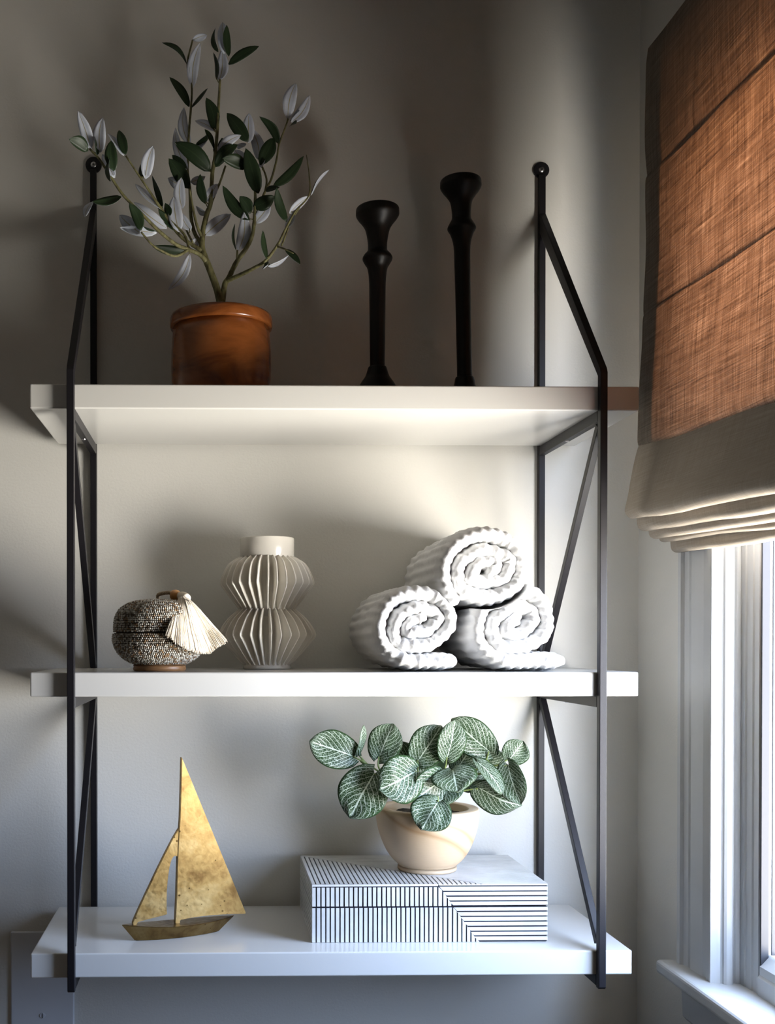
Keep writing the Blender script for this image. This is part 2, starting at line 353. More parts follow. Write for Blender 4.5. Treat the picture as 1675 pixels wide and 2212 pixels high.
# ---------------------------------------------------------------- shelves and brackets
ZT = [1.8368, 1.4072, 0.9867]; TH = 0.0365; SD = 0.305
box_l = ['white lacquered top shelf carrying the olive tree and candlesticks', 'white lacquered middle shelf carrying the towels, vase and basket', 'white lacquered bottom shelf carrying the brass boat and striped box']
for i, z in enumerate(ZT):
    tag(box('wall_shelf', (0, -SD, z-TH), (0.906 if i == 2 else 0.9144, -.0145, z), M_shelf, None, .0022, 3), box_l[i], 'shelf', 'white wall shelves')
def bracket(xa, label):
    BW = .0108
    t = thing('shelf_bracket', label, 'bracket', (xa+BW/2, 0, ZT[2]), 'black metal shelf brackets')
    xb = xa+BW; xc = (xa+xb)/2
    yB = -.0125; yF = -SD-.0005; yFF = -SD-.0135   # back bar front face, front bar faces
    ztop = at(1161, 369, 0).z + (.002 if xa < .4 else 0)
    zb = ZT[2]-TH-.0185
    # back bar with round eye
    zlow = ZT[2]-TH
    prism('back_bar', [(0, zlow), (yB, zlow), (yB, ztop-.012), (yB+.007, ztop-.010), (0, ztop-.010)], 0, xa, xb, M_black, t, .0008)
    bm = bmesh.new(); bmesh.ops.create_cone(bm, cap_ends=True, segments=40, radius1=.0142, radius2=.0142, depth=.0045)
    bmesh.ops.rotate(bm, verts=bm.verts, matrix=Matrix.Rotation(math.pi/2, 3, 'X')); bmesh.ops.translate(bm, verts=bm.verts, vec=(xc, -.00235, ztop))
    ed = [e for e in bm.edges if len(e.link_faces) == 2 and abs(e.link_faces[0].normal.dot(e.link_faces[1].normal)) < .3]
    bmesh.ops.bevel(bm, geom=ed, offset=.0008, segments=2, affect='EDGES')
    from_bm('eye_plate', bm, M_black, t)
    bm = bmesh.new(); bmesh.ops.create_uvsphere(bm, u_segments=24, v_segments=12, radius=.0052)
    for v in bm.verts: v.co.y, v.co.z = v.co.z*.42, v.co.y
    bmesh.ops.translate(bm, verts=bm.verts, vec=(xc, -.0046, ztop))
    sc = from_bm('screw', bm, M_steel, t, True); sc['label'] = 'bright steel screw head'
    bm = bmesh.new(); addbox(bm, (xc-.0022, -.0072, ztop-.0005), (xc+.0022, -.0062, ztop+.0005)); addbox(bm, (xc-.0005, -.0072, ztop-.0022), (xc+.0005, -.0062, ztop+.0022))
    from_bm('slot', bm, M_dark, sc)
    # front bar: vertical then bent back to the wall
    z1 = at(1304, 802, yFF).z; z2 = at(1168, 463, yB).z
    w_ = .0135
    dy, dz = (yB-yFF), (z2-z1)
    L = math.hypot(dy, dz); n = (dz/L*w_, -dy/L*w_)
    prism('front_bar', [(yFF, zb+.003), (yFF+.003, zb), (yF, zb), (yF, z1-.004), (yB, z2-.034), (yB, z2+.002), (yFF+.003, z1+.006), (yFF, z1-.001)], 0, xa, xb, M_black, t, .0009)
    for z in ZT:
        c = box('cross_bar', (xa, yF+.0008, z-TH-.0165), (xb, yB-.0008, z-TH-.0003), M_black, t, .0006, 1)
        for yy in (-.150,):
            bm = bmesh.new(); bmesh.ops.create_cone(bm, cap_ends=True, segments=16, radius1=.0026, radius2=.0034, depth=.0016)
            bmesh.ops.translate(bm, verts=bm.verts, vec=(xc, yy, z-TH-.0172)); s_ = from_bm('screw', bm, M_steel, t); s_['label'] = 'small steel screw under the cross bar'
    def diag(ya, za, yb2, zb2):
        dy, dz = yb2-ya, zb2-za; L = math.hypot(dy, dz); h = .0062; nx, nz = -dz/L*h, dy/L*h
        prism('diagonal_brace', [(ya+nx, za+nz), (yb2+nx, zb2+nz), (yb2-nx, zb2-nz), (ya-nx, za-nz)], 0, xa+.0003, xb-.0003, M_black, t, .0006, 1)
    diag(yF+.004, ZT[0]-TH-.022, yB-.004, ZT[1]+.004)
    diag(yB-.004, ZT[1]-TH-.018, yF+.004, ZT[2]+.012)
    return t
bl = at(144, 1100, -SD-.0135).x; br = at(1313, 1100, -SD-.0135).x-.0108
bracket(bl, 'left black metal bracket of zigzag bars holding the shelves')
bracket(br, 'right black metal bracket of zigzag bars beside the window blind')

# wall plate, lower left
pa = at(24, 2011, 0); pb = at(161, 2011, 0); t = thing('cover_plate', 'tall pale blank plate on the wall under the bottom shelf', 'plate', (pa.x, 0, pa.z-.36))
box('plate', (pa.x, -.006, pa.z-.36), (pb.x, 0.0, pa.z), M_plate, t, .0028, 3)
for zz in (at(92, 2191, 0).z,):
    bm = bmesh.new(); bmesh.ops.create_cone(bm, cap_ends=True, segments=24, radius1=.0052, radius2=.0046, depth=.0012)
    bmesh.ops.rotate(bm, verts=bm.verts, matrix=Matrix.Rotation(math.pi/2, 3, 'X')); bmesh.ops.translate(bm, verts=bm.verts, vec=((pa.x+pb.x)/2, -.0066, zz))
    s_ = from_bm('screw', bm, M_plate, t); box('slot', ((pa.x+pb.x)/2-.0006, -.0076, zz-.0044), ((pa.x+pb.x)/2+.0006, -.0071, zz+.0044), M_dark, s_)

# ---------------------------------------------------------------- roman blind
YF, YN = -.24, -1.1; SLO = .040
bt = thing('roman_blind', 'beige linen roman blind hanging over the window, lit from behind', 'blind', (WX, YF, at(1398, 105, YF).z))
def zb_(z, y): return z + SLO*(y-YF)
def sheet(name, prof, m, ya=YF, yb=YN, th=.0016, parent=bt, ny=14, wob=.0015, seed=0):
    """open profile (x,z) extruded along y, given thickness, slight waviness"""
    P = curve_pts([Vector((x, 0, z)) for x, z in prof], 5); V = []; Fc = []; n = len(P)
    for j in range(ny+1):
        y = ya+(yb-ya)*j/ny
        for sgn in (0, 1):
            for i, p in enumerate(P):
                tn = (P[min(i+1, n-1)]-P[max(i-1, 0)]).normalized(); nn = Vector((tn.z, 0, -tn.x))
                q = p + nn*(th*sgn) + Vector((wob*noise.noise(Vector((p.z*9+seed, y*7, seed)))*2, 0, wob*noise.noise(Vector((seed, y*6, 4)))*2))
                V.append((q.x, y, zb_(q.z, y)))
    W = 2*n
    for j in range(ny):
        for i in range(n-1):
            a = j*W+i; Fc.append((a, a+1, a+1+W, a+W)); a += n; Fc.append((a, a+W, a+1+W, a+1))
        a = j*W; Fc.append((a, a+W, a+W+n, a+n)); a = j*W+n-1; Fc.append((a, a+n, a+n+W, a+W))
    for j in (0, ny):
        for i in range(n-1):
            a = j*W+i; Fc.append((a, a+n, a+n+1, a+1) if j == 0 else (a, a+1, a+n+1, a+n))
    return mesh(name, V, Fc, m, parent, True)
def bx(px, py): p = at(px, py, YF); return (p.x, p.z)
prs = [[(1404, 103), (1399, 150), (1397, 250), (1397, 330), (1400, 390)],
       [(1402, 380), (1398, 400), (1397, 500), (1394, 600), (1393, 660), (1394, 686)],
       [(1394, 678), (1390, 695), (1388, 760), (1383, 850), (1380, 920), (1379, 955), (1385, 972)]]
for i, pr in enumerate(prs):
    P = [bx(*q) for q in pr]
    sheet('fabric_panel', P, M_linen, seed=i*3.3)
    h = sheet('side_hem', [(x+.0022, z) for x, z in P], M_linen2, YF-.0005, YF-.055, th=.0016, ny=3, seed=i*3.3)
    h['label'] = 'darker doubled side hem'
# folded stack: lower fold flaring out, then loops behind
lab = sheet('lower_fold', [bx(*q) for q in [(1386, 968), (1379, 990), (1366, 1040), (1357, 1080), (1351, 1104), (1353, 1114), (1362, 1121), (1374, 1116), (1384, 1095), (1395, 1040), (1400, 985)]], M_linen2, th=.003, seed=11, wob=.003)
lab['label'] = 'wide grey beige lower fold of the blind'
for (pf, pb_, yt, yb_, sd) in ((1379, 1412, 1050, 1145, 21), (1404, 1430, 1075, 1160, 25), (1429, 1446, 1090, 1167, 27), (1449, 1476, 1095, 1188, 29)):
    r = (pb_-pf)/2
    pr = [(pf+2, yt), (pf, (yt+yb_)/2), (pf, yb_-r*.8), (pf+r*.35, yb_-r*.15), (pf+r, yb_), (pf+r*1.65, yb_-r*.15), (pb_, yb_-r*.9), (pb_, (yt+yb_)/2), (pb_-2, yt)]
    sheet('stacked_fold', [bx(*q) for q in pr], M_linen2, th=.0025, seed=sd, wob=.0022)
x0, z0 = bx(1404, 103)
box('head_board', (x0+.004, YN+.005, z0-.055), (WX-.0235, YF-.005, z0-.048), M_trim, bt)
bt.rotation_euler = (0, 0, 0)

# ---------------------------------------------------------------- lathe things
def prof_px(rows, s, z0py):
    return [(hw*s, (z0py-py)*s) for hw, py in rows]
def scale_at(y): return (y-CAM.y)/F
# potted olive tree
PY = -.155; pc = at(478, 829, PY); sc = scale_at(PY); zb0 = ZT[0]
cpx = 478
def zz(py, y=PY): return at(cpx, py, y).z-zb0
pr = [(.0, .0), (88, None)]
ot = thing('potted_olive_tree', 'slender olive tree in a glossy brown wooden pot on the top shelf', 'plant', (pc.x, PY, zb0))
hR = zz(684)     # rim top height
body = [(0.0, .0005), (.064, .0005), (.070, .003), (.0765, .015), (.0805, .035), (.0815, .060), (.0812, .085), (.0795, .108), (.0785, hR-.020)]
rim = [(.0785, hR-.021), (.0825, hR-.0205), (.0835, hR-.017), (.0832, hR-.006), (.0815, hR-.0015), (.078, hR), (.074, hR-.002), (.073, hR-.02)]
lathe('pot_body', body+[(.073, hR-.019), (.071, hR-.03), (.068, .02), (0, .018)], (pc.x, PY, zb0), M_amber, ot, 72)
lathe('pot_rim', rim+[(.0785, hR-.021)], (pc.x, PY, zb0), M_amber, ot, 72)
lathe('soil', [(0, hR-.018), (.04, hR-.017), (.0712, hR-.022), (.0712, hR-.030), (0, hR-.034)], (pc.x, PY, zb0), M_soil, ot, 40)
ZX = lambda x, y: (120+x/2.7016, 20+y/2.7016)
def bp(x, y, dy): px, py = ZX(x, y); return at(px, py, PY+dy)
HS = sc/2.7016
branches = [
 ([(966, 1850, 0), (965, 1740, 0), (945, 1640, 0), (905, 1530, 0), (870, 1440, .004), (855, 1380, .006), (862, 1290, .01), (885, 1190, .012), (905, 1130, .014), (915, 960, .016), (930, 860, .016), (945, 700, .015), (952, 560, .012), (960, 410, .01)], 26, 7),
 ([(966, 1800, 0), (985, 1620, .003), (1010, 1570, .004), (1060, 1470, -.004), (1110, 1400, -.01), (1145, 1330, -.012), (1160, 1240, -.012), (1166, 1120, -.014), (1163, 1020, -.02), (1150, 960, -.022), (1100, 890, -.024)], 19, 6),
 ([(1000, 1585, .004), (1080, 1550, -.012), (1160, 1510, -.03), (1230, 1465, -.04), (1300, 1370, -.045), (1345, 1280, -.046), (1400, 1180, -.044), (1480, 1085, -.038), (1480, 960, -.03), (1465, 850, -.024)], 14, 2.5),
 ([(1150, 1300, -.012), (1195, 1140, .0), (1225, 1060, .008), (1260, 990, .014), (1290, 880, .02), (1305, 790, .024), (1345, 680, .03), (1370, 600, .034)], 9, 4.5),
 ([(1225, 1060, .008), (1232, 990, .014), (1200, 900, .018)], 7, 5),
 ([(885, 1480, .003), (840, 1430, -.012), (770, 1400, -.03), (700, 1370, -.045), (600, 1290, -.06), (500, 1190, -.072), (400, 1090, -.08), (330, 990, -.085), (260, 880, -.088), (200, 815, -.09)], 14, 6),
 ([(775, 1405, -.03), (700, 1440, -.05), (620, 1410, -.066), (560, 1370, -.075), (500, 1300, -.08)], 9, 5),
 ([(855, 1410, .004), (760, 1350, .002), (700, 1290, -.004), (620, 1170, -.012), (560, 1080, -.02), (520, 1020, -.025), (410, 855, -.034)], 13, 5),
 ([(780, 1400, -.02), (755, 1320, -.012), (690, 1250, -.01), (600, 1160, -.01)], 9, 5),
 ([(852, 1370, .006), (810, 1300, .02), (790, 1200, .03), (785, 1060, .036), (770, 940, .04), (775, 860, .042), (780, 700, .045), (790, 580, .046), (795, 450, .046), (770, 320, .044), (800, 180, .05)], 12, 5),
 ([(858, 1340, .008), (825, 1260, .0), (800, 1150, -.004), (782, 1050, -.008)], 10, 6),
 ([(800, 1360, -.01), (765, 1290, .016), (740, 1220, .03)], 7, 4),
 ([(895, 1170, .012), (930, 1080, .02), (960, 1010, .026), (992, 915, .032)], 8, 6),
 ([(1060, 1472, -.004), (1062, 1405, -.012)], 8, 6),
 ([(1295, 1385, -.045), (1340, 1400, -.055), (1390, 1425, -.06)], 6, 3),
 ([(1320, 1380, -.045), (1375, 1240, -.03), (1430, 1150, -.026)], 6, 3),
]
BP = []
for i, (pts, r0, r1) in enumerate(branches):
    P = curve_pts([bp(*p) for p in pts], 6); n = len(P)
    if i == 0: P[0].z = min(P[0].z, zb0+hR-.03)
    R = [(r0+(r1-r0)*(j/(n-1))**.8)*HS*(1+.10*noise.noise(p*260)) for j, p in enumerate(P)]
    BP += [(p, ) for p in P]
    tube('trunk' if i == 0 else 'branch', P, R, M_bark, ot, 9)
def leaf(name, base, tip, width, nrm, mats, shape='olive', bend=.12, fold=.15, th=.0005, nu=8, nv=4, parent=None, twist=0.0, side=0.0, wavy=0.0, seed=0.0):
    """two-faced leaf blade: mats[0] on the nrm side, mats[1] behind"""
    d = tip-base; L = d.length; d = d.normalized(); nrm = (nrm-d*nrm.dot(d)).normalized(); w = d.cross(nrm)
    V = []; UV = []; Fc = []; mi = []
    for lay in (0, 1):
        for i in range(nu+1):
            u = i/nu
            if shape == 'olive': hw = .5*width*(math.sin(math.pi*min(1, .045+.955*u)**.92)**.72)*(1 if u < .98 else .3)
            else:
                hw = .5*width*((u+.004)**.45)*max(0.0, 1-u**2.2)**.8/.6 + .0006
            if i == 0 and shape == 'olive': hw = .0009
            c = base+d*(L*u)+nrm*(bend*L*math.sin(math.pi*u))+w*(side*L*math.sin(math.pi*u))
            tw = twist*(u-.5); nn = nrm*math.cos(tw)+w*math.sin(tw); ww = w*math.cos(tw)-nrm*math.sin(tw)
            for j in range(nv+1):
                s = (j/nv-.5)*2
                back = 0.0
                if shape != 'olive': back = -.16*L*(abs(s)**1.4)*max(0, 1-u*2.2)   # heart shoulders
                q = c+ww*(hw*s)+nn*(fold*hw*abs(s)**1.3*(1 if shape == 'olive' else .9))+d*back
                if wavy: q += nn*wavy*width*noise.noise(Vector((u*2.2+seed, s*1.6, seed)))
                q += nn*(th*(.5-lay)*(1-.7*abs(s)))
                V.append(q); UV.append((u, j/nv))
    R = nv+1; Ly = R*(nu+1)
    for i in range(nu):
        for j in range(nv):
            a = i*R+j; Fc.append((a, a+1, a+R+1, a+R)); mi.append(0)
            b = Ly+a; Fc.append((b, b+R, b+R+1, b+1)); mi.append(1)
    for i in range(nu):
        a = i*R; Fc.append((a, a+R, Ly+a+R, Ly+a)); mi.append(1); a = i*R+nv; Fc.append((a, Ly+a, Ly+a+R, a+R)); mi.append(1)
    for j in range(nv):
        a = j; Fc.append((a, Ly+a, Ly+a+1, a+1)); mi.append(1); a = nu*R+j; Fc.append((a, a+1, Ly+a+1, Ly+a)); mi.append(1)
    # make sure layer 0 really faces nrm
    a, b, c_ = V[Fc[2*(nv//2)+0][0]], V[Fc[2*(nv//2)][1]], V[Fc[2*(nv//2)][2]]
    if (b-a).cross(c_-b).dot(nrm) < 0: Fc = [f[::-1] for f in Fc]
    return mesh(name, V, Fc, mats, parent, True, mi, UV)
def tocam(p): return (CAM-p).normalized()
LV = [(205,820,130,590,55,'W'),(190,825,78,757,60,'G'),(262,835,275,630,62,'W'),(240,850,232,745,20,'G'),(340,945,325,765,60,'G'),(345,985,275,845,45,'W'),(320,1005,318,865,20,'G'),(410,850,370,705,48,'G'),(400,855,300,725,35,'W'),(520,985,500,900,35,'G'),(525,990,570,795,62,'W'),(385,1095,215,1125,40,'G'),(222,1120,170,1215,30,'W'),(620,1170,465,1020,35,'W'),(625,1160,565,970,28,'G'),(500,1290,430,1130,55,'G'),(500,1310,372,1200,65,'W'),(590,1305,375,1275,46,'W'),(590,1300,490,1255,30,'G'),(650,1280,455,1125,60,'W'),(770,1415,565,1385,50,'G'),(785,1430,655,1640,50,'W'),(720,1300,690,1090,72,'W'),(690,1290,600,1170,40,'G'),(665,1210,640,1130,38,'G'),(780,1045,660,870,75,'G'),(770,940,700,690,50,'W'),(785,790,750,570,55,'W'),(905,945,695,775,85,'G'),(930,705,880,515,65,'G'),(930,710,815,650,38,'W'),(925,825,870,700,25,'G'),(820,790,900,715,28,'G'),(815,835,880,740,35,'W'),(780,570,665,395,45,'G'),(795,575,890,460,18,'G'),(765,320,620,195,25,'G'),(800,460,845,195,60,'W'),(785,400,790,290,15,'G'),(800,180,885,150,35,'W'),(950,250,935,108,24,'G'),(985,260,975,75,58,'W'),(1010,275,1000,90,40,'G'),(955,415,975,230,62,'W'),(940,410,922,250,22,'G'),(1010,322,1190,215,45,'G'),(930,920,1065,790,60,'G'),(945,830,1085,735,48,'W'),(960,810,970,750,35,'G'),(1125,775,1000,605,70,'G'),(1130,780,1130,605,62,'W'),(1190,880,1140,690,62,'W'),(1195,910,1275,750,75,'G'),(1305,785,1190,625,45,'G'),(1355,640,1405,430,68,'W'),(1375,660,1485,500,56,'W'),(1370,650,1425,590,14,'G'),(1115,925,975,870,66,'G'),(1130,925,1045,820,58,'W'),(1185,1075,1110,810,80,'G'),(1150,1025,1120,930,40,'G'),(1270,1035,1450,855,50,'G'),(1135,1230,975,1028,60,'G'),(1140,1190,1075,1090,60,'G'),(1155,1155,1280,1090,70,'G'),(1160,1250,1250,1120,58,'W'),(1350,1240,1290,1040,46,'G'),(1225,1062,1310,1040,26,'G'),(1065,1410,1100,1180,65,'W'),(1052,1405,1048,1250,15,'G'),(1235,1460,1210,1290,28,'G'),(1340,1400,1430,1490,30,'G'),(1240,1500,1370,1425,18,'W'),(1490,1085,1600,935,14,'W'),(1365,1190,1485,1090,40,'W'),(1350,1280,1390,1180,34,'W'),(885,1190,820,1150,28,'W'),(875,1135,845,960,48,'G'),(870,1320,1025,1195,68,'W'),(830,1345,770,1400,50,'W'),(790,1290,735,1190,48,'W'),(740,1165,735,980,60,'W'),(870,1120,945,1020,48,'W'),(770,1030,655,985,60,'W'),(790,1010,875,975,40,'W'),(800,900,830,830,30,'W'),(1105,800,1060,790,34,'W'),(765,930,680,850,45,'G'),(1200,925,1225,880,20,'W'),(1215,1502,1240,1490,22,'G'),(1370,680,1405,668,18,'G')]
rnd = random.Random(3)
for idx, (x0_, y0_, x1_, y1_, wd, sd_) in enumerate(LV):
    b0 = bp(x0_, y0_, 0)
    best = min(BP, key=lambda q: (q[0].x-b0.x)**2+(q[0].z-b0.z)**2)[0]
    dy = best.y-PY; base = bp(x0_, y0_, dy)
    gd = (base-best)
    tp = bp(x1_, y1_, max(-.115, min(.085, dy + rnd.uniform(-.022, .012)-(.004 if sd_ == 'G' else -.006))))
    wd *= 1.15 if sd_ == 'G' else 1.18; W_ = max(wd, 56)*HS; cosr = min(1, wd*HS/W_); rot = math.acos(cosr)*rnd.choice((-1, 1))
    n0 = tocam(base); d = (tp-base).normalized(); n0 = (n0-d*n0.dot(d)).normalized(); wv_ = d.cross(n0)
    nrm = n0*math.cos(rot)+wv_*math.sin(rot)
    ms = [M_lgreen, M_lwhite] if sd_ == 'G' else [M_lwhite, M_lgreen]
    if .014 > (best-base).length > .004:      # short petiole back to its branch
        V, Fc = tube_data([best, (best+base)/2, base+d*.003], [.0011, .0009, .0008], 5); mesh('petiole', V, Fc, M_bark, ot, True)
    leaf('leaf', base, tp, W_, nrm, ms, bend=rnd.uniform(-.13, .13), fold=rnd.uniform(.08, .35), parent=ot, side=rnd.uniform(-.11, .11), twist=rnd.uniform(-.5, .5), nu=9)

# candlesticks
def candle(cx, y, rows, label, shear=0.0, base_hw=47):
    s = scale_at(y); c = at(cx, 829, y); z0 = ZT[0]
    pr = [(0, .0004), (base_hw*s*.96, .0004), (base_hw*s, .003), (base_hw*s*.98, .007), (base_hw*s*.86, .012)]
    last = None
    for hw, py in rows[::-1]: pr.append((hw*s, at(cx, py, y).z-z0))
    ztop = pr[-1][1]; rt = pr[-1][0]
    t = thing('candlestick', label, 'candlestick', (c.x, y, z0), 'turned black candlesticks')
    i = next(j for j, p in enumerate(pr) if p[1] > at(cx, 816, y).z-z0)
    P3 = curve_pts([Vector((r, 0, z)) for r, z in pr[:]], 4)
    zs = at(cx, rows[-5 if len(rows) > 14 else -4][1], y).z-z0
    pts = [(p.x, p.z) for p in P3]
    lathe('stem', pts+[(rt*.62, ztop+.0005), (rt*.45, ztop-.001)], (c.x, y, z0), M_ebony, t, 48, shear)
    lathe('candle_cup', [(rt*.62, ztop+.0003), (rt*.5, ztop+.0006), (rt*.42, ztop-.004), (rt*.42, ztop-.016), (0, ztop-.016)], (c.x, y, z0), M_ebony, t, 32, shear)
candle(815.5, -.145, [(43, 449), (46, 452), (46.6, 460), (46, 466), (41, 474), (33, 484), (26, 497), (21.5, 519), (20.5, 535), (22, 543), (29, 551), (32, 557), (31.5, 562), (27, 570), (21, 582), (18, 610), (17.2, 664), (16.5, 740), (16, 791), (19, 793), (21, 798), (26, 813), (36, 828), (42, 842)], 'shorter black turned candlestick beside the potted olive tree')
candle(1006, -.09, [(41, 389), (43.6, 392), (44, 400), (43.5, 405), (38, 414), (31, 423), (23.5, 436), (20.5, 455), (20.5, 472), (26, 483), (30, 491), (30, 496), (24, 507), (18, 532), (17, 580), (16.5, 626), (16.2, 740), (16.2, 813), (19, 815), (21, 820), (24, 834), (34, 856), (41, 866)], 'taller black turned candlestick nearer the window, leaning slightly', shear=-.022)

# ---------------------------------------------------------------- middle shelf: basket
z1_ = ZT[1]
bc = on_z(348, 1447, z1_); bY = -.225; s = scale_at(bY); bx_ = at(345, 1400, bY).x
bk = thing('beaded_box', 'round beaded lidded box with a cream tassel on the middle shelf', 'box', (bx_, bY, z1_))
ZZ2 = lambda py: at(345, py, bY).z-z1_
zb_foot = ZZ2(1434); H = lambda zy: ZZ2(1130+zy/3.221)
lower = [(175, 978), (215, 962), (262, 930), (300, 885), (321, 835), (324, 795), (319, 764)]
upper = [(316, 752), (318, 725), (312, 680), (296, 630), (262, 588), (205, 556), (120, 540), (30, 534)]
fr_ = s/3.221
lp = [(hw*fr_, H(zy)) for hw, zy in lower]; up = [(hw*fr_, H(zy)) for hw, zy in upper]
lathe('bowl', [(0, lp[0][1]+.001)]+[(r-.0012, z) for r, z in lp]+[(lp[-1][0]-.006, lp[-1][1]), (lp[-1][0]-.008, lp[-1][1]-.02)], (bx_, bY, z1_), M_weave, bk, 48)
lathe('lid', [(lp[-1][0]-.004, lp[-1][1]-.004), (up[0][0]-.004, up[0][1]+.001)]+[(r-.0012, z) for r, z in up]+[(0, up[-1][1])], (bx_, bY, z1_), M_weave, bk, 48)
lathe('foot_ring', [(.0, .0004), (.0395, .0004), (.0412, .002), (.0415, .005), (.0405, .007), (.0415, .009), (.0415, zb_foot-.003), (.040, zb_foot), (.02, zb_foot+.006), (0, zb_foot+.006)], (bx_, bY, z1_), M_ratt, bk, 56)['label'] = 'bent tan rattan foot ring'
def beads(name, prof, seed):
    r = random.Random(seed); P = curve_pts([Vector((a, 0, b)) for a, b in prof], 12)
    pitch = .0029; rows = [P[0]]; acc = 0
    for i in range(1, len(P)):
        acc += (P[i]-P[i-1]).length
        if acc >= pitch: rows.append(P[i]); acc = 0
    US, VS = 6, 4; V = []; Fc = []; col = []
    pal = [(.50, .47, .40), (.60, .57, .49), (.42, .38, .31), (.66, .63, .56), (.22, .17, .12), (.12, .09, .06), (.34, .22, .12), (.46, .43, .37)]
    for ri, p in enumerate(rows):
        n = max(6, int(2*math.pi*p.x/.0031)); off = r.random()
        for k_ in range(n):
            a = 2*math.pi*(k_+off)/n; rr = .00155*r.uniform(.85, 1.12); px_, py_, pz_ = bx_+(p.x+r.uniform(-.0003, .0004))*math.cos(a), bY+p.x*math.sin(a), z1_+p.z+r.uniform(-.0004, .0004)
            if py_ > bY+.03: 
                if p.x > .05: continue
            c = r.choice(pal); b0 = len(V)
            V.append((px_, py_, pz_+rr)); V.append((px_, py_, pz_-rr))
            for vi in range(1, VS):
                th = math.pi*vi/VS
                for ui in range(US):
                    ph = 2*math.pi*ui/US+a; V.append((px_+rr*math.sin(th)*math.cos(ph), py_+rr*math.sin(th)*math.sin(ph), pz_+rr*math.cos(th)))
            g0 = len(Fc)
            for ui in range(US):
                u2 = (ui+1) % US
                Fc.append((b0, b0+2+ui, b0+2+u2)); Fc.append((b0+1, b0+2+(VS-2)*US+u2, b0+2+(VS-2)*US+ui))
                for vi in range(VS-2): q = b0+2+vi*US; Fc.append((q+ui, q+US+ui, q+US+u2, q+u2))
            col += [c]*(len(Fc)-g0)
    o = mesh(name, V, Fc, M_bead, bk, True); me = o.data
    ca = me.color_attributes.new('bead', 'FLOAT_COLOR', 'CORNER'); arr = []
    for p_, c in zip(me.polygons, col): arr += [*c, 1.0]*p_.loop_total
    ca.data.foreach_set('color', arr); o['kind'] = 'stuff'; o['label'] = 'rows of grey and brown seed beads'
beads('beads', lp, 1); beads('beads', up, 2)
# cord, wooden bead, tassel
def bz(x, y, yy): return at(200+x/3.221, 1130+y/3.221, yy)
P = curve_pts([bz(455, 528, bY+.02), bz(458, 500, bY+.01), bz(490, 488, bY-.002), bz(530, 484, bY-.004), bz(560, 488, bY-.006)], 6)
def twist_cord(name, P, R, m, parent, strands=3, turns=5):
    V = []; Fc = []
    for q in range(strands):
        pts = []
        n = len(P)
        for i, p in enumerate(P):
            tn = (P[min(i+1, n-1)]-P[max(i-1, 0)]).normalized(); u_ = tn.orthogonal().normalized(); v_ = tn.cross(u_)
            a = 2*math.pi*(turns*i/(n-1)+q/strands); pts.append(p+u_*math.cos(a)*R*.55+v_*math.sin(a)*R*.55)
        a_, b_ = tube_data(pts, R*.6, 6, True, len(V)); V += a_; Fc += b_
    return mesh(name, V, Fc, m, parent, True)
twist_cord('cord', P, .0030, M_jute, bk)
cb = bz(577, 502, bY-.008)
V, Fc = tube_data([cb+Vector((x, 0, -x*.15)) for x in (-.0085, -.0075, -.005, 0, .005, .0075, .0085)], [.003, .0055, .0078, .0090, .0078, .0055, .003], 20)
mesh('wooden_bead', V, Fc, M_wbead, bk, True)['label'] = 'orange brown wooden bead'
V, Fc = tube_data(curve_pts([bz(596, 505, bY-.010), bz(615, 506, bY-.014), bz(640, 512, bY-.022), bz(655, 524, bY-.03)], 4), [.0042]+[.006]*4+[.007]*8, 14)
mesh('tassel_head', V, Fc, M_tas, bk, True)
r = random.Random(9); V = []; Fc = []
for i in range(900):
    t_ = r.random(); f_ = (t_-.5)*2
    # fan: left ends short, right ends long
    ex = 515+415*t_+r.uniform(-10, 10); ey = 790+110*math.sin(math.pi*min(1, t_*1.25)*.62)-max(0, t_-.72)*250+r.uniform(-12, 12)
    if t_ < .12: ey -= 10
    layer = r.random()
    def surf(xz, zpx):
        # radius of box at that place, keeps strands just outside the lid
        p_ = bz(xz, zpx, bY); zr_ = p_.z-z1_; R_ = .0735*math.sqrt(max(0, 1-((zr_-.05)/.055)**2)) if 0 < zr_ < .105 else 0
        dx = p_.x-bx_; q = math.sqrt(max(0, R_*R_-dx*dx)) if abs(dx) < R_ else 0
        return bY-max(q, .02)-.004-.010*layer
    sx0 = 600+t_*55; sy0 = 512+abs(f_)*4
    m1x = sx0+(ex-sx0)*.22; m1y = 560+20*abs(f_)-(10 if t_ > .5 else 0)
    m2x = sx0+(ex-sx0)*.62; m2y = 690+(ey-800)*.4+r.uniform(-8, 8)
    m3x = sx0+(ex-sx0)*.86; m3y = m2y+(ey-m2y)*.62
    pts = [bz(sx0, sy0, bY-.028-.006*layer), bz(m1x, m1y, min(surf(m1x, m1y), bY-.038-.008*layer)), bz(m2x, m2y, surf(m2x, m2y)), bz(m3x, m3y, min(surf(m3x, m3y), surf(m2x, m2y))), bz(ex, ey, min(surf(ex, ey), surf(m3x, m3y)))]
    a_, b_ = tube_data(curve_pts(pts, 3), .00055, 4, False, len(V)); V += a_; Fc += b_
o = mesh('tassel_strands', V, Fc, M_tas, bk, True); o['kind'] = 'stuff'; o['label'] = 'cream cotton tassel strands'

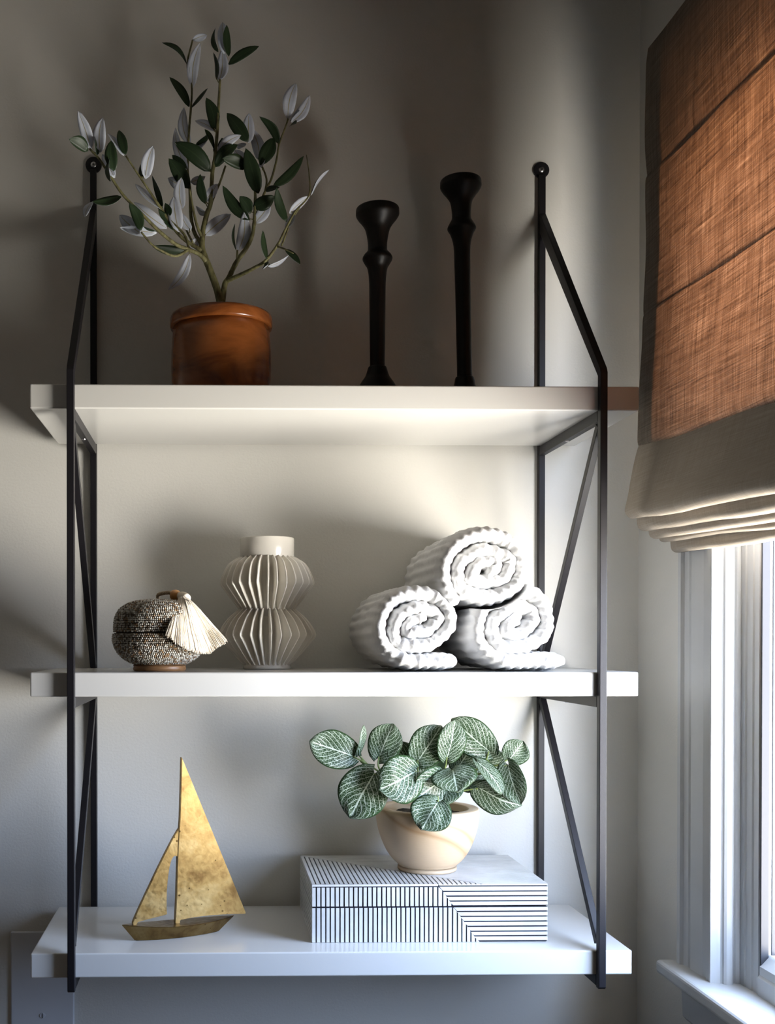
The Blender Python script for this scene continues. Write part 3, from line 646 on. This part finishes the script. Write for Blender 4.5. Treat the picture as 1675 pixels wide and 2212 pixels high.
# ---------------------------------------------------------------- finned vase
vY = -.105; vc = at(577, 1400, vY); s = scale_at(vY); VZ = lambda py: at(577, py, vY).z-z1_
vs = thing('finned_vase', 'cream ceramic vase with vertical fins and a plain collar', 'vase', (vc.x, vY, z1_))
zn = VZ(1204); ztp = VZ(1163); zw = VZ(1316); zf = VZ(1434)
R_ = lambda px: px*s
lathe('vase_body', [(0, .0004), (R_(50), .0004), (R_(52), .002), (R_(52), .005), (R_(49), zf), (R_(60), VZ(1400)), (R_(66), VZ(1372)), (R_(60), VZ(1345)), (R_(47), zw), (R_(58), VZ(1290)), (R_(64), VZ(1262)), (R_(58), VZ(1225)), (R_(57), zn)], (vc.x, vY, z1_), M_cer, vs, 64)
lathe('collar', [(R_(57), zn-.002), (R_(58.5), zn+.0005), (R_(58.7), ztp-.0015), (R_(58), ztp), (R_(55.5), ztp), (R_(54.5), ztp-.002), (R_(54), .03), (0, .025)], (vc.x, vY, z1_), M_cer, vs, 72)
def fin(name, prof_out, prof_in, ang, th, sd):
    pts = curve_pts([Vector((a, 0, b)) for a, b in prof_out], 3); V = []; Fc = []; n = len(pts)
    z_lo, z_hi = prof_out[0][1], prof_out[-1][1]
    for i, p in enumerate(pts):
        t_ = i/(n-1); ri = prof_in[0]+(prof_in[1]-prof_in[0])*t_
        wob = .0016*noise.noise(Vector((sd*3.1, t_*3, 0)))
        ri = min(ri, p.x-.0005)
        for rr, h in ((ri, th*.9), (p.x-.0012, th*.62), (p.x, th*.22)):
            for sg in (1, -1):
                V.append((rr, wob*(rr/.07)+sg*h/2*1.3, p.z))
    for i in range(n-1):
        a = i*6; b = a+6
        for q in ((0, 2), (2, 4)): Fc.append((a+q[0], a+q[1], b+q[1], b+q[0])); Fc.append((a+q[0]+1, b+q[0]+1, b+q[1]+1, a+q[1]+1))
        Fc.append((a+4, a+5, b+5, b+4))
    for a in (0, (n-1)*6): Fc.append((a, a+1, a+3, a+2)); Fc.append((a+2, a+3, a+5, a+4))
    ca, sa = math.cos(ang), math.sin(ang)
    V = [(vc.x+x*ca-y*sa, vY+x*sa+y*ca, z1_+z) for x, y, z in V]
    mesh(name, V, Fc, M_cer, vs, True)
NF = 30
for i in range(NF):
    a = 2*math.pi*(i+.35)/NF + random.uniform(-.012, .012)
    fin('fin', [(R_(60), VZ(1318)), (R_(74), VZ(1300)), (R_(97), VZ(1270)), (R_(102), VZ(1261)), (R_(98), VZ(1245)), (R_(84), VZ(1219)), (R_(60), VZ(1203))], (R_(46), R_(56)), a, .0034, i)
    fin('fin', [(R_(50), VZ(1437)), (R_(68), VZ(1420)), (R_(98), VZ(1385)), (R_(106), VZ(1373)), (R_(102), VZ(1360)), (R_(86), VZ(1337)), (R_(62), VZ(1316))], (R_(48), R_(46)), a+.06, .0034, i+50)

# ---------------------------------------------------------------- towels
def towel(cx, cz, R, r0, turns, phi_end, y0, y1, label, tail=0.0, squash=(.72, .3), yaw=0.0, pitch_s=.0135, seed=0, flat=0.0, ex=1.0, ez=1.0, press=None):
    t = bpy.data.meshes.new('x'); bpy.data.meshes.remove(t)
    ph1 = phi_end; ph0 = ph1-2*math.pi*turns
    pitch = (R-r0)/turns
    th = pitch*1.0; Rc = R-th/2
    C0 = []
    n = int(turns*90)
    for i in range(n+1):
        ph = ph0+(ph1-ph0)*i/n; u_ = i/n; rr = (r0+(Rc-r0)*u_)
        e = 1-(1-squash[0])*(1-u_)**.8
        x, z = rr*math.cos(ph), rr*math.sin(ph)
        ca, sa = math.cos(squash[1]), math.sin(squash[1])
        a_, b_ = x*ca+z*sa, (-x*sa+z*ca)*e
        x, z = a_*ca-b_*sa, a_*sa+b_*ca
        x *= ex; z *= ez
        wv_ = .0095*u_**.5*(1-u_**4)
        x += wv_*noise.noise(Vector((ph*1.1, seed, 1))); z += wv_*noise.noise(Vector((ph*1.1, seed, 5)))
        zl_ = -Rc*ez*(1-flat)
        if z < zl_: z = zl_+(z-zl_)*.15
        C0.append(Vector((x, 0, z)))
    if tail:
        p, d = C0[-1], Vector((1, 0, 0)); m = int(tail/.0018)
        zend = C0[-1].z
        for i in range(1, m+1): C0.append(p+d*(tail*i/m)+Vector((0, 0, 0)))
    # resample by arc length
    S_ = [0]
    for i in range(1, len(C0)): S_.append(S_[-1]+(C0[i]-C0[i-1]).length)
    tot = S_[-1]; ds = .0019; m = int(tot/ds); P = []; j = 0
    for i in range(m+1):
        q = tot*i/m
        while j < len(S_)-2 and S_[j+1] < q: j += 1
        f_ = (q-S_[j])/max(1e-9, S_[j+1]-S_[j]); P.append(C0[j].lerp(C0[j+1], f_))
    V = []; Fc = []; Ly = y1-y0
    ys = [(i/44) for i in range(45)]
    ring = []   # (yfrac, side) ; pill: outer, back cap, inner, front cap
    cap = 6
    for a in ys: ring.append((a, 1.0, 0))
    for i in range(1, cap): an = math.pi/2-math.pi*i/cap; ring.append((1.0, math.sin(an), math.cos(an)))
    for a in ys[::-2]: ring.append((a, -1.0, 0))
    for i in range(1, cap): an = -math.pi/2+math.pi*i/cap; ring.append((0.0, math.sin(an), -math.cos(an)))
    M = len(ring); n = len(P)
    cy_, sy_ = math.cos(yaw), math.sin(yaw)
    for i, p in enumerate(P):
        tn = (P[min(i+1, n-1)]-P[max(i-1, 0)]).normalized(); nn = Vector((tn.z, 0, -tn.x))
        sarc = tot*i/(n-1)
        endt = min(1, (min(sarc, tot-sarc)/(th*.5))); endt = math.sqrt(max(0.0, 1-(1-endt)**2))*.97+.03
        puff = math.sin(math.pi*sarc/pitch_s+1.6*noise.noise(Vector((sarc*26, seed, 3))))**2*(.55+.9*abs(noise.noise(Vector((sarc*33, seed, 6)))))
        jit = noise.noise(Vector((sarc*70, seed, 0))); jit2 = noise.noise(Vector((sarc*23, seed, 8)))
        hh = th/2*endt
        sc_e = .0016+.0018*puff+.0024*jit+.006*jit2
        for (a, sd_, cp) in ring:
            y = y0+Ly*a
            edge = max(0, 1-a/.07)
            h = hh*sd_*(1+.0)
            rib = abs(math.sin(math.pi*y/.0042))
            if abs(sd_) == 1:
                dsp = .0028*(1-.55*edge)*(math.sin(math.pi*sarc/pitch_s+1.2*noise.noise(Vector((y*9, sarc*8, seed))))**2-.5)+.0012*(rib-.5)+.0010*noise.noise(Vector((p.x*120, y*60, p.z*120+seed)))
                dsp -= edge**2*hh*.30
                if sarc > tot*.72 and sd_ > 0: dsp += .0012*math.sin(y*60+seed)
                h += dsp*(1 if sd_ > 0 else -.8)*endt
            else:
                h *= (.70+.25*(puff-.5))
            yy = y+cp*hh*.9
            if a < .5: yy -= (sc_e)*(1-a*2)
            # small dimples in the cut edge of the roll
            if cp < 0: yy += .0012*noise.noise(Vector((p.x*400, p.z*400, seed)))
            q = p+nn*h
            X, Y = q.x, yy-y0
            X, Z = cx+X*cy_+Y*sy_, cz+q.z
            if press:
                dx, dz = X-press[0], Z-press[1]; dd = math.hypot(dx, dz)
                if dd < press[2]: g_ = (press[2]-.004*(press[2]-dd)/press[2])/max(dd, 1e-6); X, Z = press[0]+dx*g_, press[1]+dz*g_
            V.append((X, y0+Y*cy_, Z))
    for i in range(n-1):
        for k_ in range(M):
            k2 = (k_+1) % M; Fc.append((i*M+k_, i*M+k2, (i+1)*M+k2, (i+1)*M+k_))
    Fc.append(tuple(range(M))[::-1]); Fc.append(tuple((n-1)*M+k_ for k_ in range(M)))
    zmin = min(v[2] for v in V)
    o = mesh('rolled_towel', V, Fc, M_towel, None, True)
    tag(o, label, 'towel', 'rolled white waffle towels'); return o, zmin, V
yT = -.290
c3 = at(1046, 1226, yT); R3 = .0725
PR = (c3.x, c3.z, .086); PR2 = (c3.x+.005, c3.z-.003, .0735)
c = at(904, 1366, yT)
o, zm, _ = towel(c.x, z1_+.0615, .0735, .008, 2.7, -math.pi/2-.05, yT, -.035, 'rolled white waffle towel at the left of the pyramid stack', tail=.062, squash=(.55, .45), seed=3, flat=.04, ex=1.07, ez=.97, press=PR)
c = at(1118, 1366, yT)
o2, zm, _ = towel(c.x, z1_+.0615, .0735, .008, 2.6, -math.pi/2-.05, yT+.004, -.035, 'rolled white waffle towel nearest the window end of the shelf', tail=.076, squash=(.6, .9), seed=9, flat=.04, ex=1.14, ez=.97, press=PR2)
for q in (o, o2): q.location.z += z1_+.0003-min(v.co.z for v in q.data.vertices)
o3, zm, _ = towel(c3.x+.004, c3.z-.003, R3+.0085, .008, 2.9, -math.pi*.72, yT+.002, -.03, 'largest rolled white waffle towel lying on top of two others', squash=(.5, .25), seed=15)

# ---------------------------------------------------------------- bottom shelf: boat
z2_ = ZT[2]
BZ = lambda x, y: (220+x/4.608, 1600+y/4.608)
q0 = on_z(*BZ(325, 2004), z2_); q1 = on_z(*BZ(1165, 1910), z2_)
tv = (q1-q0).normalized(); nv_ = Vector((tv.y, -tv.x, 0))      # nv_ looks to the camera
mid_ = (q0+q1)/2 - nv_*.006
bo = thing('brass_sailboat', 'aged brass sailboat ornament with two sails on the bottom shelf', 'ornament', (mid_.x, mid_.y, z2_))
# hull rings along the length
def sp(x, y, off=0): return on_plane(*BZ(x, y), mid_+nv_*off, nv_)
TL, TR = sp(190, 1832), sp(1325, 1737)
BL, BR = sp(325, 2003), sp(1165, 1912)
ztopL, ztopR = TL.z, TR.z
V = []; Fc = []; NH = 28
cz_l = [ztopL, sp(500, 1815).z-.003, sp(760, 1808).z-.003, sp(1050, 1775).z, ztopR]
hh = (ztopL+ztopR)/2-.0
for lv, (A, B, wmax) in enumerate(((BL, BR, .0125), (TL, TR, .0235))):
    for sgn in (1, -1):
        for i in range(NH+1):
            t_ = i/NH; p = A.lerp(B, t_); wd = wmax*math.sin(math.pi*t_)**.8
            sag = -.0045*math.sin(math.pi*t_) if lv else 0
            z = (z2_+.0003) if lv == 0 else (ztopL+(ztopR-ztopL)*t_+sag)
            V.append(Vector((p.x, p.y, z))+nv_*(wd*sgn))
n1 = NH+1
for i in range(NH):
    Fc.append((i, i+1, 2*n1+i+1, 2*n1+i)); Fc.append((n1+i, 3*n1+i, 3*n1+i+1, n1+i+1))
    Fc.append((2*n1+i, 2*n1+i+1, 3*n1+i+1, 3*n1+i)); Fc.append((i, n1+i, n1+i+1, i+1))
hu = mesh('hull', V, Fc, M_brass2, bo); hu['label'] = 'darker brown brass hull'; me = hu.data
bm = bmesh.new(); bm.from_mesh(me); bmesh.ops.remove_doubles(bm, verts=bm.verts, dist=1e-5); bmesh.ops.recalc_face_normals(bm, faces=bm.faces)
ee = [e for e in bm.edges if len(e.link_faces) == 2 and e.calc_face_angle() > .6]
bmesh.ops.bevel(bm, geom=ee, offset=.0009, segments=2, affect='EDGES'); bm.to_mesh(me); bm.free()
def plate(name, pts, th, m, parent):
    bm = bmesh.new(); P = [sp(*p) for p in pts]
    A = [bm.verts.new(p+nv_*th/2) for p in P]; B = [bm.verts.new(p-nv_*th/2) for p in P]; n = len(P)
    bm.faces.new(A); bm.faces.new(B[::-1])
    for i in range(n): bm.faces.new((A[i], B[i], B[(i+1) % n], A[(i+1) % n]))
    bmesh.ops.recalc_face_normals(bm, faces=bm.faces)
    bmesh.ops.bevel(bm, geom=bm.edges[:], offset=.0008, segments=2, affect='EDGES')
    return from_bm(name, bm, m, parent)
plate('main_sail', [(788, 160), (1425, 1706), (1424, 1718), (1280, 1720), (1050, 1735), (880, 1758), (772, 1780), (770, 1815), (724, 1812), (736, 1560), (748, 1150), (762, 900), (772, 760), (780, 500)], .0085, M_brass, bo)
plate('jib_sail', [(762, 868), (700, 970), (600, 1165), (520, 1330), (430, 1520), (360, 1670), (300, 1808), (306, 1832), (340, 1832), (352, 1803), (450, 1775), (560, 1748), (645, 1726), (640, 1650), (642, 1500), (652, 1380), (668, 1260), (688, 1185), (708, 1150), (728, 1144), (750, 1152)], .0065, M_brass, bo)

# ---------------------------------------------------------------- striped box with lid
yb0 = on_z(674, 2037, z2_).y; A = on_z(674, 2037, z2_); B = at(1184, 2033, yb0)
zbt = at(674, 1911, yb0).z; yb1 = on_z(650, 1848, zbt).y; yb1 = min(yb1, -.016)
xa, xb = A.x, B.x; zs_ = at(674, 1959.5, yb0).z
sb = thing('striped_box', 'white keepsake box inlaid with black lines under the wooden bowl', 'box', ((xa+xb)/2, (yb0+yb1)/2, z2_))
lid = box('lid', (xa+.0012, yb0+.0012, zs_+.0005), (xb-.0012, yb1, zbt-.0012), M_resin, sb, .0006, 1)
base_ = box('base', (xa+.0012, yb0+.0012, z2_+.0003), (xb-.0012, yb1, zs_-.0005), M_resin, sb, .0006, 1)
PT = 28.6/2.7917*scale_at(yb0); G = .0022; r = random.Random(5)
def strip(poly, face, parent, depth=.0012):
    """poly in face coords -> thin raised bone strip"""
    if face == 'front': P0 = [Vector((u_, yb0+depth*1.0, v_)) for u_, v_ in poly]; P1 = [Vector((u_, yb0, v_)) for u_, v_ in poly]
    elif face == 'top': P0 = [Vector((u_, v_, zbt-depth)) for u_, v_ in poly]; P1 = [Vector((u_, v_, zbt)) for u_, v_ in poly]
    else: P0 = [Vector((xa+depth, u_, v_)) for u_, v_ in poly]; P1 = [Vector((xa, u_, v_)) for u_, v_ in poly]
    n = len(poly); V = P0+P1; Fc = [tuple(range(n)), tuple(range(n, 2*n))[::-1]]+[(i, i+n, (i+1) % n+n, (i+1) % n) for i in range(n)]
    bm = bmesh.new(); vs_ = [bm.verts.new(v) for v in V]
    for f_ in Fc: bm.faces.new([vs_[i] for i in f_])
    from_bm('inlay_strip', bm, M_bone, parent)
def clipx(x0, x1, z0, z1, lim, keep):   # quad cut by mitre x = lim(z)
    return
fz = lambda zy: at(900, 1520+zy/2.7917, yb0).z
fx = lambda zx: at(630+zx/2.7917, 1970, yb0).x
mx0, mz0 = fx(884), fz(1090); mx1, mz1 = fx(1128), z2_
mit = lambda z: mx0+(mx1-mx0)*max(0, (mz0-z))/(mz0-mz1)
def zmit(x): return mz0-(x-mx0)/(mx1-mx0)*(mz0-mz1)
g = G/2
for (zl, zh, par) in ((z2_+.0004, zs_-.0007, base_), (zs_+.0007, zbt-.0002, lid)):
    x = xa+.0004; 
    zc = zh if par is base_ else zh-.0035
    i = 0
    while x < mx1:
        w_ = PT*(r.uniform(.96, 1.04)); x1 = x+w_-G
        za, zb2 = (zmit(x) if x > mx0 else 9), (zmit(x1) if x1 > mx0 else 9)
        ta, tb = min(zc, za), min(zc, zb2)
        if max(ta, tb) > zl+.002: strip([(x, zl), (x1+r.uniform(-.0002, .0002), zl), (x1, max(zl+.0002, tb-(g if tb >= zc else .0001))), (x, max(zl+.0004, ta-(g if ta >= zc else .0001)))], 'front', par)
        x += w_
# plain cap strip along the top front edge, then horizontal strips right of the mitre
strip([(xa+.0002, zbt-.0032), (mx0, zbt-.0032), (mx0, zbt), (xa+.0002, zbt)], 'front', lid)
PZ = 30.2/2.7917*scale_at(yb0)
edges = [zbt, fz(1102), fz(1133), fz(1162), fz(1192), zs_+.0006]
for a_, b_ in zip(edges[:-1], edges[1:]): strip([(mit(b_)+.0001, b_+g), (xb-.0004, b_+g+r.uniform(0, .0003)), (xb-.0004, a_-g), (mit(a_)+.0001, a_-g*r.uniform(.6, 1.2))], 'front', lid)
edges = [zs_-.0006, fz(1255), fz(1285), fz(1315), fz(1345), fz(1375), fz(1403), fz(1433), z2_+.0002]
for a_, b_ in zip(edges[:-1], edges[1:]):
    if a_-b_ > .003: strip([(mit(b_)+.0001, b_+g), (xb-.0004, b_+g+r.uniform(0, .0003)), (xb-.0004, a_-g), (mit(a_)+.0001, a_-g*r.uniform(.6, 1.2))], 'front', base_)
# top: strips running back in the front-left triangle, strips running sideways beyond the mitre
tx1 = fx(1140); D_ = yb1-yb0
ty = lambda x: yb1-.004-(x-xa)/(tx1-xa)*(D_-.006)
x = xa+.0004
while x < tx1:
    x1 = x+PT-G; ya_, yb_ = min(yb1-.0004, ty(x)), ty(x1)
    if yb_ > yb0+.0015 or ya_ > yb0+.003: strip([(x, yb0+.0002), (x1, yb0+.0002), (x1, max(yb0+.0006, yb_-g)), (x, max(yb0+.001, ya_-g))], 'top', lid)
    x += PT
txm = lambda y: xa+(yb1-.004-y)/(D_-.006)*(tx1-xa)
y = yb0+.0002; NR = int(D_/.0068); py_ = D_/NR
for i in range(NR):
    y1_ = y+py_-G*.9
    xl = max(xa+.0004, txm(y)+g); xl1 = max(xa+.0004, txm(y1_)+g)
    strip([(xl, y), (xb-.0004, y), (xb-.0004, y1_), (xl1, y1_)], 'top', lid)
    y += py_
for (zl, zh, par) in ((z2_+.0004, zs_-.0007, base_), (zs_+.0007, zbt-.0004, lid)):
    nz_ = max(1, int(round((zh-zl)/.0074))); h_ = (zh-zl)/nz_
    for i in range(nz_): strip([(yb0+.0014, zl+h_*i+g), (yb1-.0004, zl+h_*i+g), (yb1-.0004, zl+h_*(i+1)-g), (yb0+.0014, zl+h_*(i+1)-g)], 'side', par)

# ---------------------------------------------------------------- veined plant in pale bowl
gy = on_z(925, 1890, zbt).y+.045; gc = at(923, 1800, gy); s = scale_at(gy)
vp = thing('veined_plant', 'white veined leafy plant in a pale turned wooden bowl on the box', 'plant', (gc.x, gy, zbt))
gz = lambda py: at(923, py, gy).z-zbt
hR = gz(1743)
prof = [(0, .0004), (62*s, .0004), (63.5*s, .002), (63*s, .008), (62.5*s, gz(1869)), (64*s, gz(1864)), (74*s, gz(1855)), (87*s, gz(1838)), (98*s, gz(1815)), (106*s, gz(1790)), (110*s, gz(1768)), (111*s, gz(1752)), (110*s, hR-.001), (108.5*s, hR), (90*s, hR), (88*s, hR-.0012), (87*s, hR-.012), (80*s, hR-.02)]
P3 = curve_pts([Vector((a, 0, b)) for a, b in prof[5:12]], 4)
lathe('bowl', prof[:5]+[(p.x, p.z) for p in P3]+prof[12:], (gc.x, gy, zbt), M_pale, vp, 80)
# soil with rough top
V = []; Fc = []; nr, ns = 10, 40; rs = random.Random(2)
for i in range(nr+1):
    for k_ in range(ns):
        rr = 86.5*s*i/nr; a = 2*math.pi*k_/ns; V.append((gc.x+rr*math.cos(a), gy+rr*math.sin(a), zbt+hR-.013+.006*noise.noise(Vector((rr*140*math.cos(a), rr*140*math.sin(a), 1)))+.004*(1-i/nr)))
for i in range(nr):
    for k_ in range(ns): k2 = (k_+1) % ns; Fc.append((i*ns+k_, (i+1)*ns+k_, (i+1)*ns+k2, i*ns+k2))
mesh('soil', V, Fc, M_soil, vp)
FZ = lambda x, y: (630+x/2.7917, 1520+y/2.7917)
fs = s/2.7917
def fp(x, y, dy): px, py = FZ(x, y); return at(px, py, gy+dy)
root = lambda k_: Vector((gc.x+.012*math.cos(k_*2.1), gy+.012*math.sin(k_*2.1), zbt+hR-.014))
def stem(pts, kx, r0=.0019, r1=.0012):
    P = ([root(kx)] if kx is not None else [])+[fp(*p) for p in pts]; P = curve_pts(P, 6); n = len(P)
    tube('stem', P, [r0+(r1-r0)*i/(n-1) for i in range(n)], M_stem, vp, 8)
stem([(760, 600, -.01), (620, 480, -.02), (510, 398, -.03), (440, 355, -.032), (372, 318, -.034)], 0)
stem([(450, 360, -.032), (415, 320, -.032), (388, 285, -.03)], None, .0017, .0011)
stem([(560, 440, -.01), (525, 380, .0), (527, 320, .004)], None)
stem([(770, 620, -.02), (620, 490, -.04), (500, 425, -.045)], 1)
stem([(790, 560, .0), (765, 430, -.01), (762, 340, -.012)], 2)
stem([(860, 560, -.03), (800, 440, -.05), (735, 405, -.06)], 3)
stem([(890, 560, -.01), (925, 400, -.02), (938, 322, -.026)], 4)
stem([(930, 560, -.03), (985, 470, -.05), (975, 395, -.056)], 5)
stem([(900, 600, .0), (1080, 430, .0), (1165, 355, -.005), (1190, 288, -.01)], 6)
stem([(960, 555, -.01), (1040, 525, -.015), (1125, 512, -.02)], 7)
stem([(1165, 370, -.004), (1240, 372, -.016), (1312, 332, -.02)], None, .0017, .0012)
stem([(1090, 430, .0), (1215, 408, -.02), (1250, 385, -.025), (1300, 372, -.03)], None, .0016, .0011)
stem([(860, 600, -.05), (880, 560, -.065), (885, 590, -.078)], 8)
stem([(880, 600, .01), (980, 460, .02), (1010, 395, .022)], 9)
stem([(780, 590, .01), (790, 490, .01), (778, 440, .01)], 10)
for (x, y, dy) in ((432, 352, -.032), (1180, 350, -.008), (1222, 405, -.022)):   # swollen nodes
    p = fp(x, y, dy); V, Fc = tube_data([p+Vector((-.006, 0, .004)), p+Vector((-.003, 0, .002)), p, p+Vector((.004, 0, -.003)), p+Vector((.006, 0, -.004))], [.0008, .0028, .0034, .0026, .0008], 8); mesh('bud', V, Fc, M_stem, vp, True)
# base x,y,dy, tip x,y,dy, width, tilt-x, fold, bend, material
FL = [
 (372,318,-.034, 108,225,-.045, 222, 0.10,.10,.06,'v'), (385,300,-.03, 436,128,-.025, 120, 1.22,.25,.05,'v'),
 (527,325,.004, 615,120,.0, 205, -.1,.12,.05,'v'), (500,418,-.045, 352,692,-.06, 290, .1,.12,.10,'v'),
 (800,450,.012, 585,232,.0, 190, .1,.12,.06,'v'), (745,410,-.06, 525,520,-.085, 280, -.15,.16,.13,'v'),
 (762,345,-.012, 905,132,-.02, 225, .1,.12,.07,'v'), (938,328,-.026, 988,98,-.034, 172, .25,.2,.08,'v'),
 (1195,290,-.008, 965,90,-.012, 215, -.1,.12,.07,'v'), (973,398,-.056, 1000,535,-.085, 262, .0,.18,.12,'v'),
 (905,440,-.045, 735,580,-.07, 240, -.5,.14,.10,'v'), (885,592,-.076, 785,762,-.092, 240, .1,.12,.10,'v'),
 (830,392,.03, 940,300,.03, 120, .2,.1,.05,'p'), (995,400,.022, 1085,262,.02, 170, .1,.1,.06,'v'),
 (1045,505,.01, 1160,395,.01, 130, .2,.1,.06,'v'), (1165,365,.012, 1215,248,.012, 185, .1,.1,.06,'v'),
 (1310,335,-.02, 1400,225,-.026, 165, .3,.15,.06,'v'), (1120,350,-.03, 1272,545,-.05, 135, -.75,.2,.08,'v'),
 (1305,368,-.03, 1385,608,-.055, 175, .35,.22,.10,'v'), (1122,508,-.02, 1390,610,-.02, 225, .45,.12,.10,'v'),
 (505,500,-.01, 545,560,-.012, 60, .2,.1,.05,'p'),
 (955,470,-.03, 930,612,-.062, 200, .3,.14,.10,'v'),
]
for i, (x0_, y0_, d0, x1_, y1_, d1, wd, tl, fo, be, mt) in enumerate(FL):
    b0, t0 = fp(x0_, y0_, d0), fp(x1_, y1_, d1)
    n0 = tocam(b0); d = (t0-b0).normalized(); n0 = (n0-d*n0.dot(d)).normalized(); w_ = d.cross(n0); nrm = n0*math.cos(tl)+w_*math.sin(tl)
    leaf('leaf', b0, t0, wd*fs*1.0, nrm, [M_vein if mt == 'v' else M_lplain, M_lback], 'heart', bend=be, fold=fo, parent=vp, nu=14, nv=10, th=.0008, wavy=.10, seed=i*2.7)
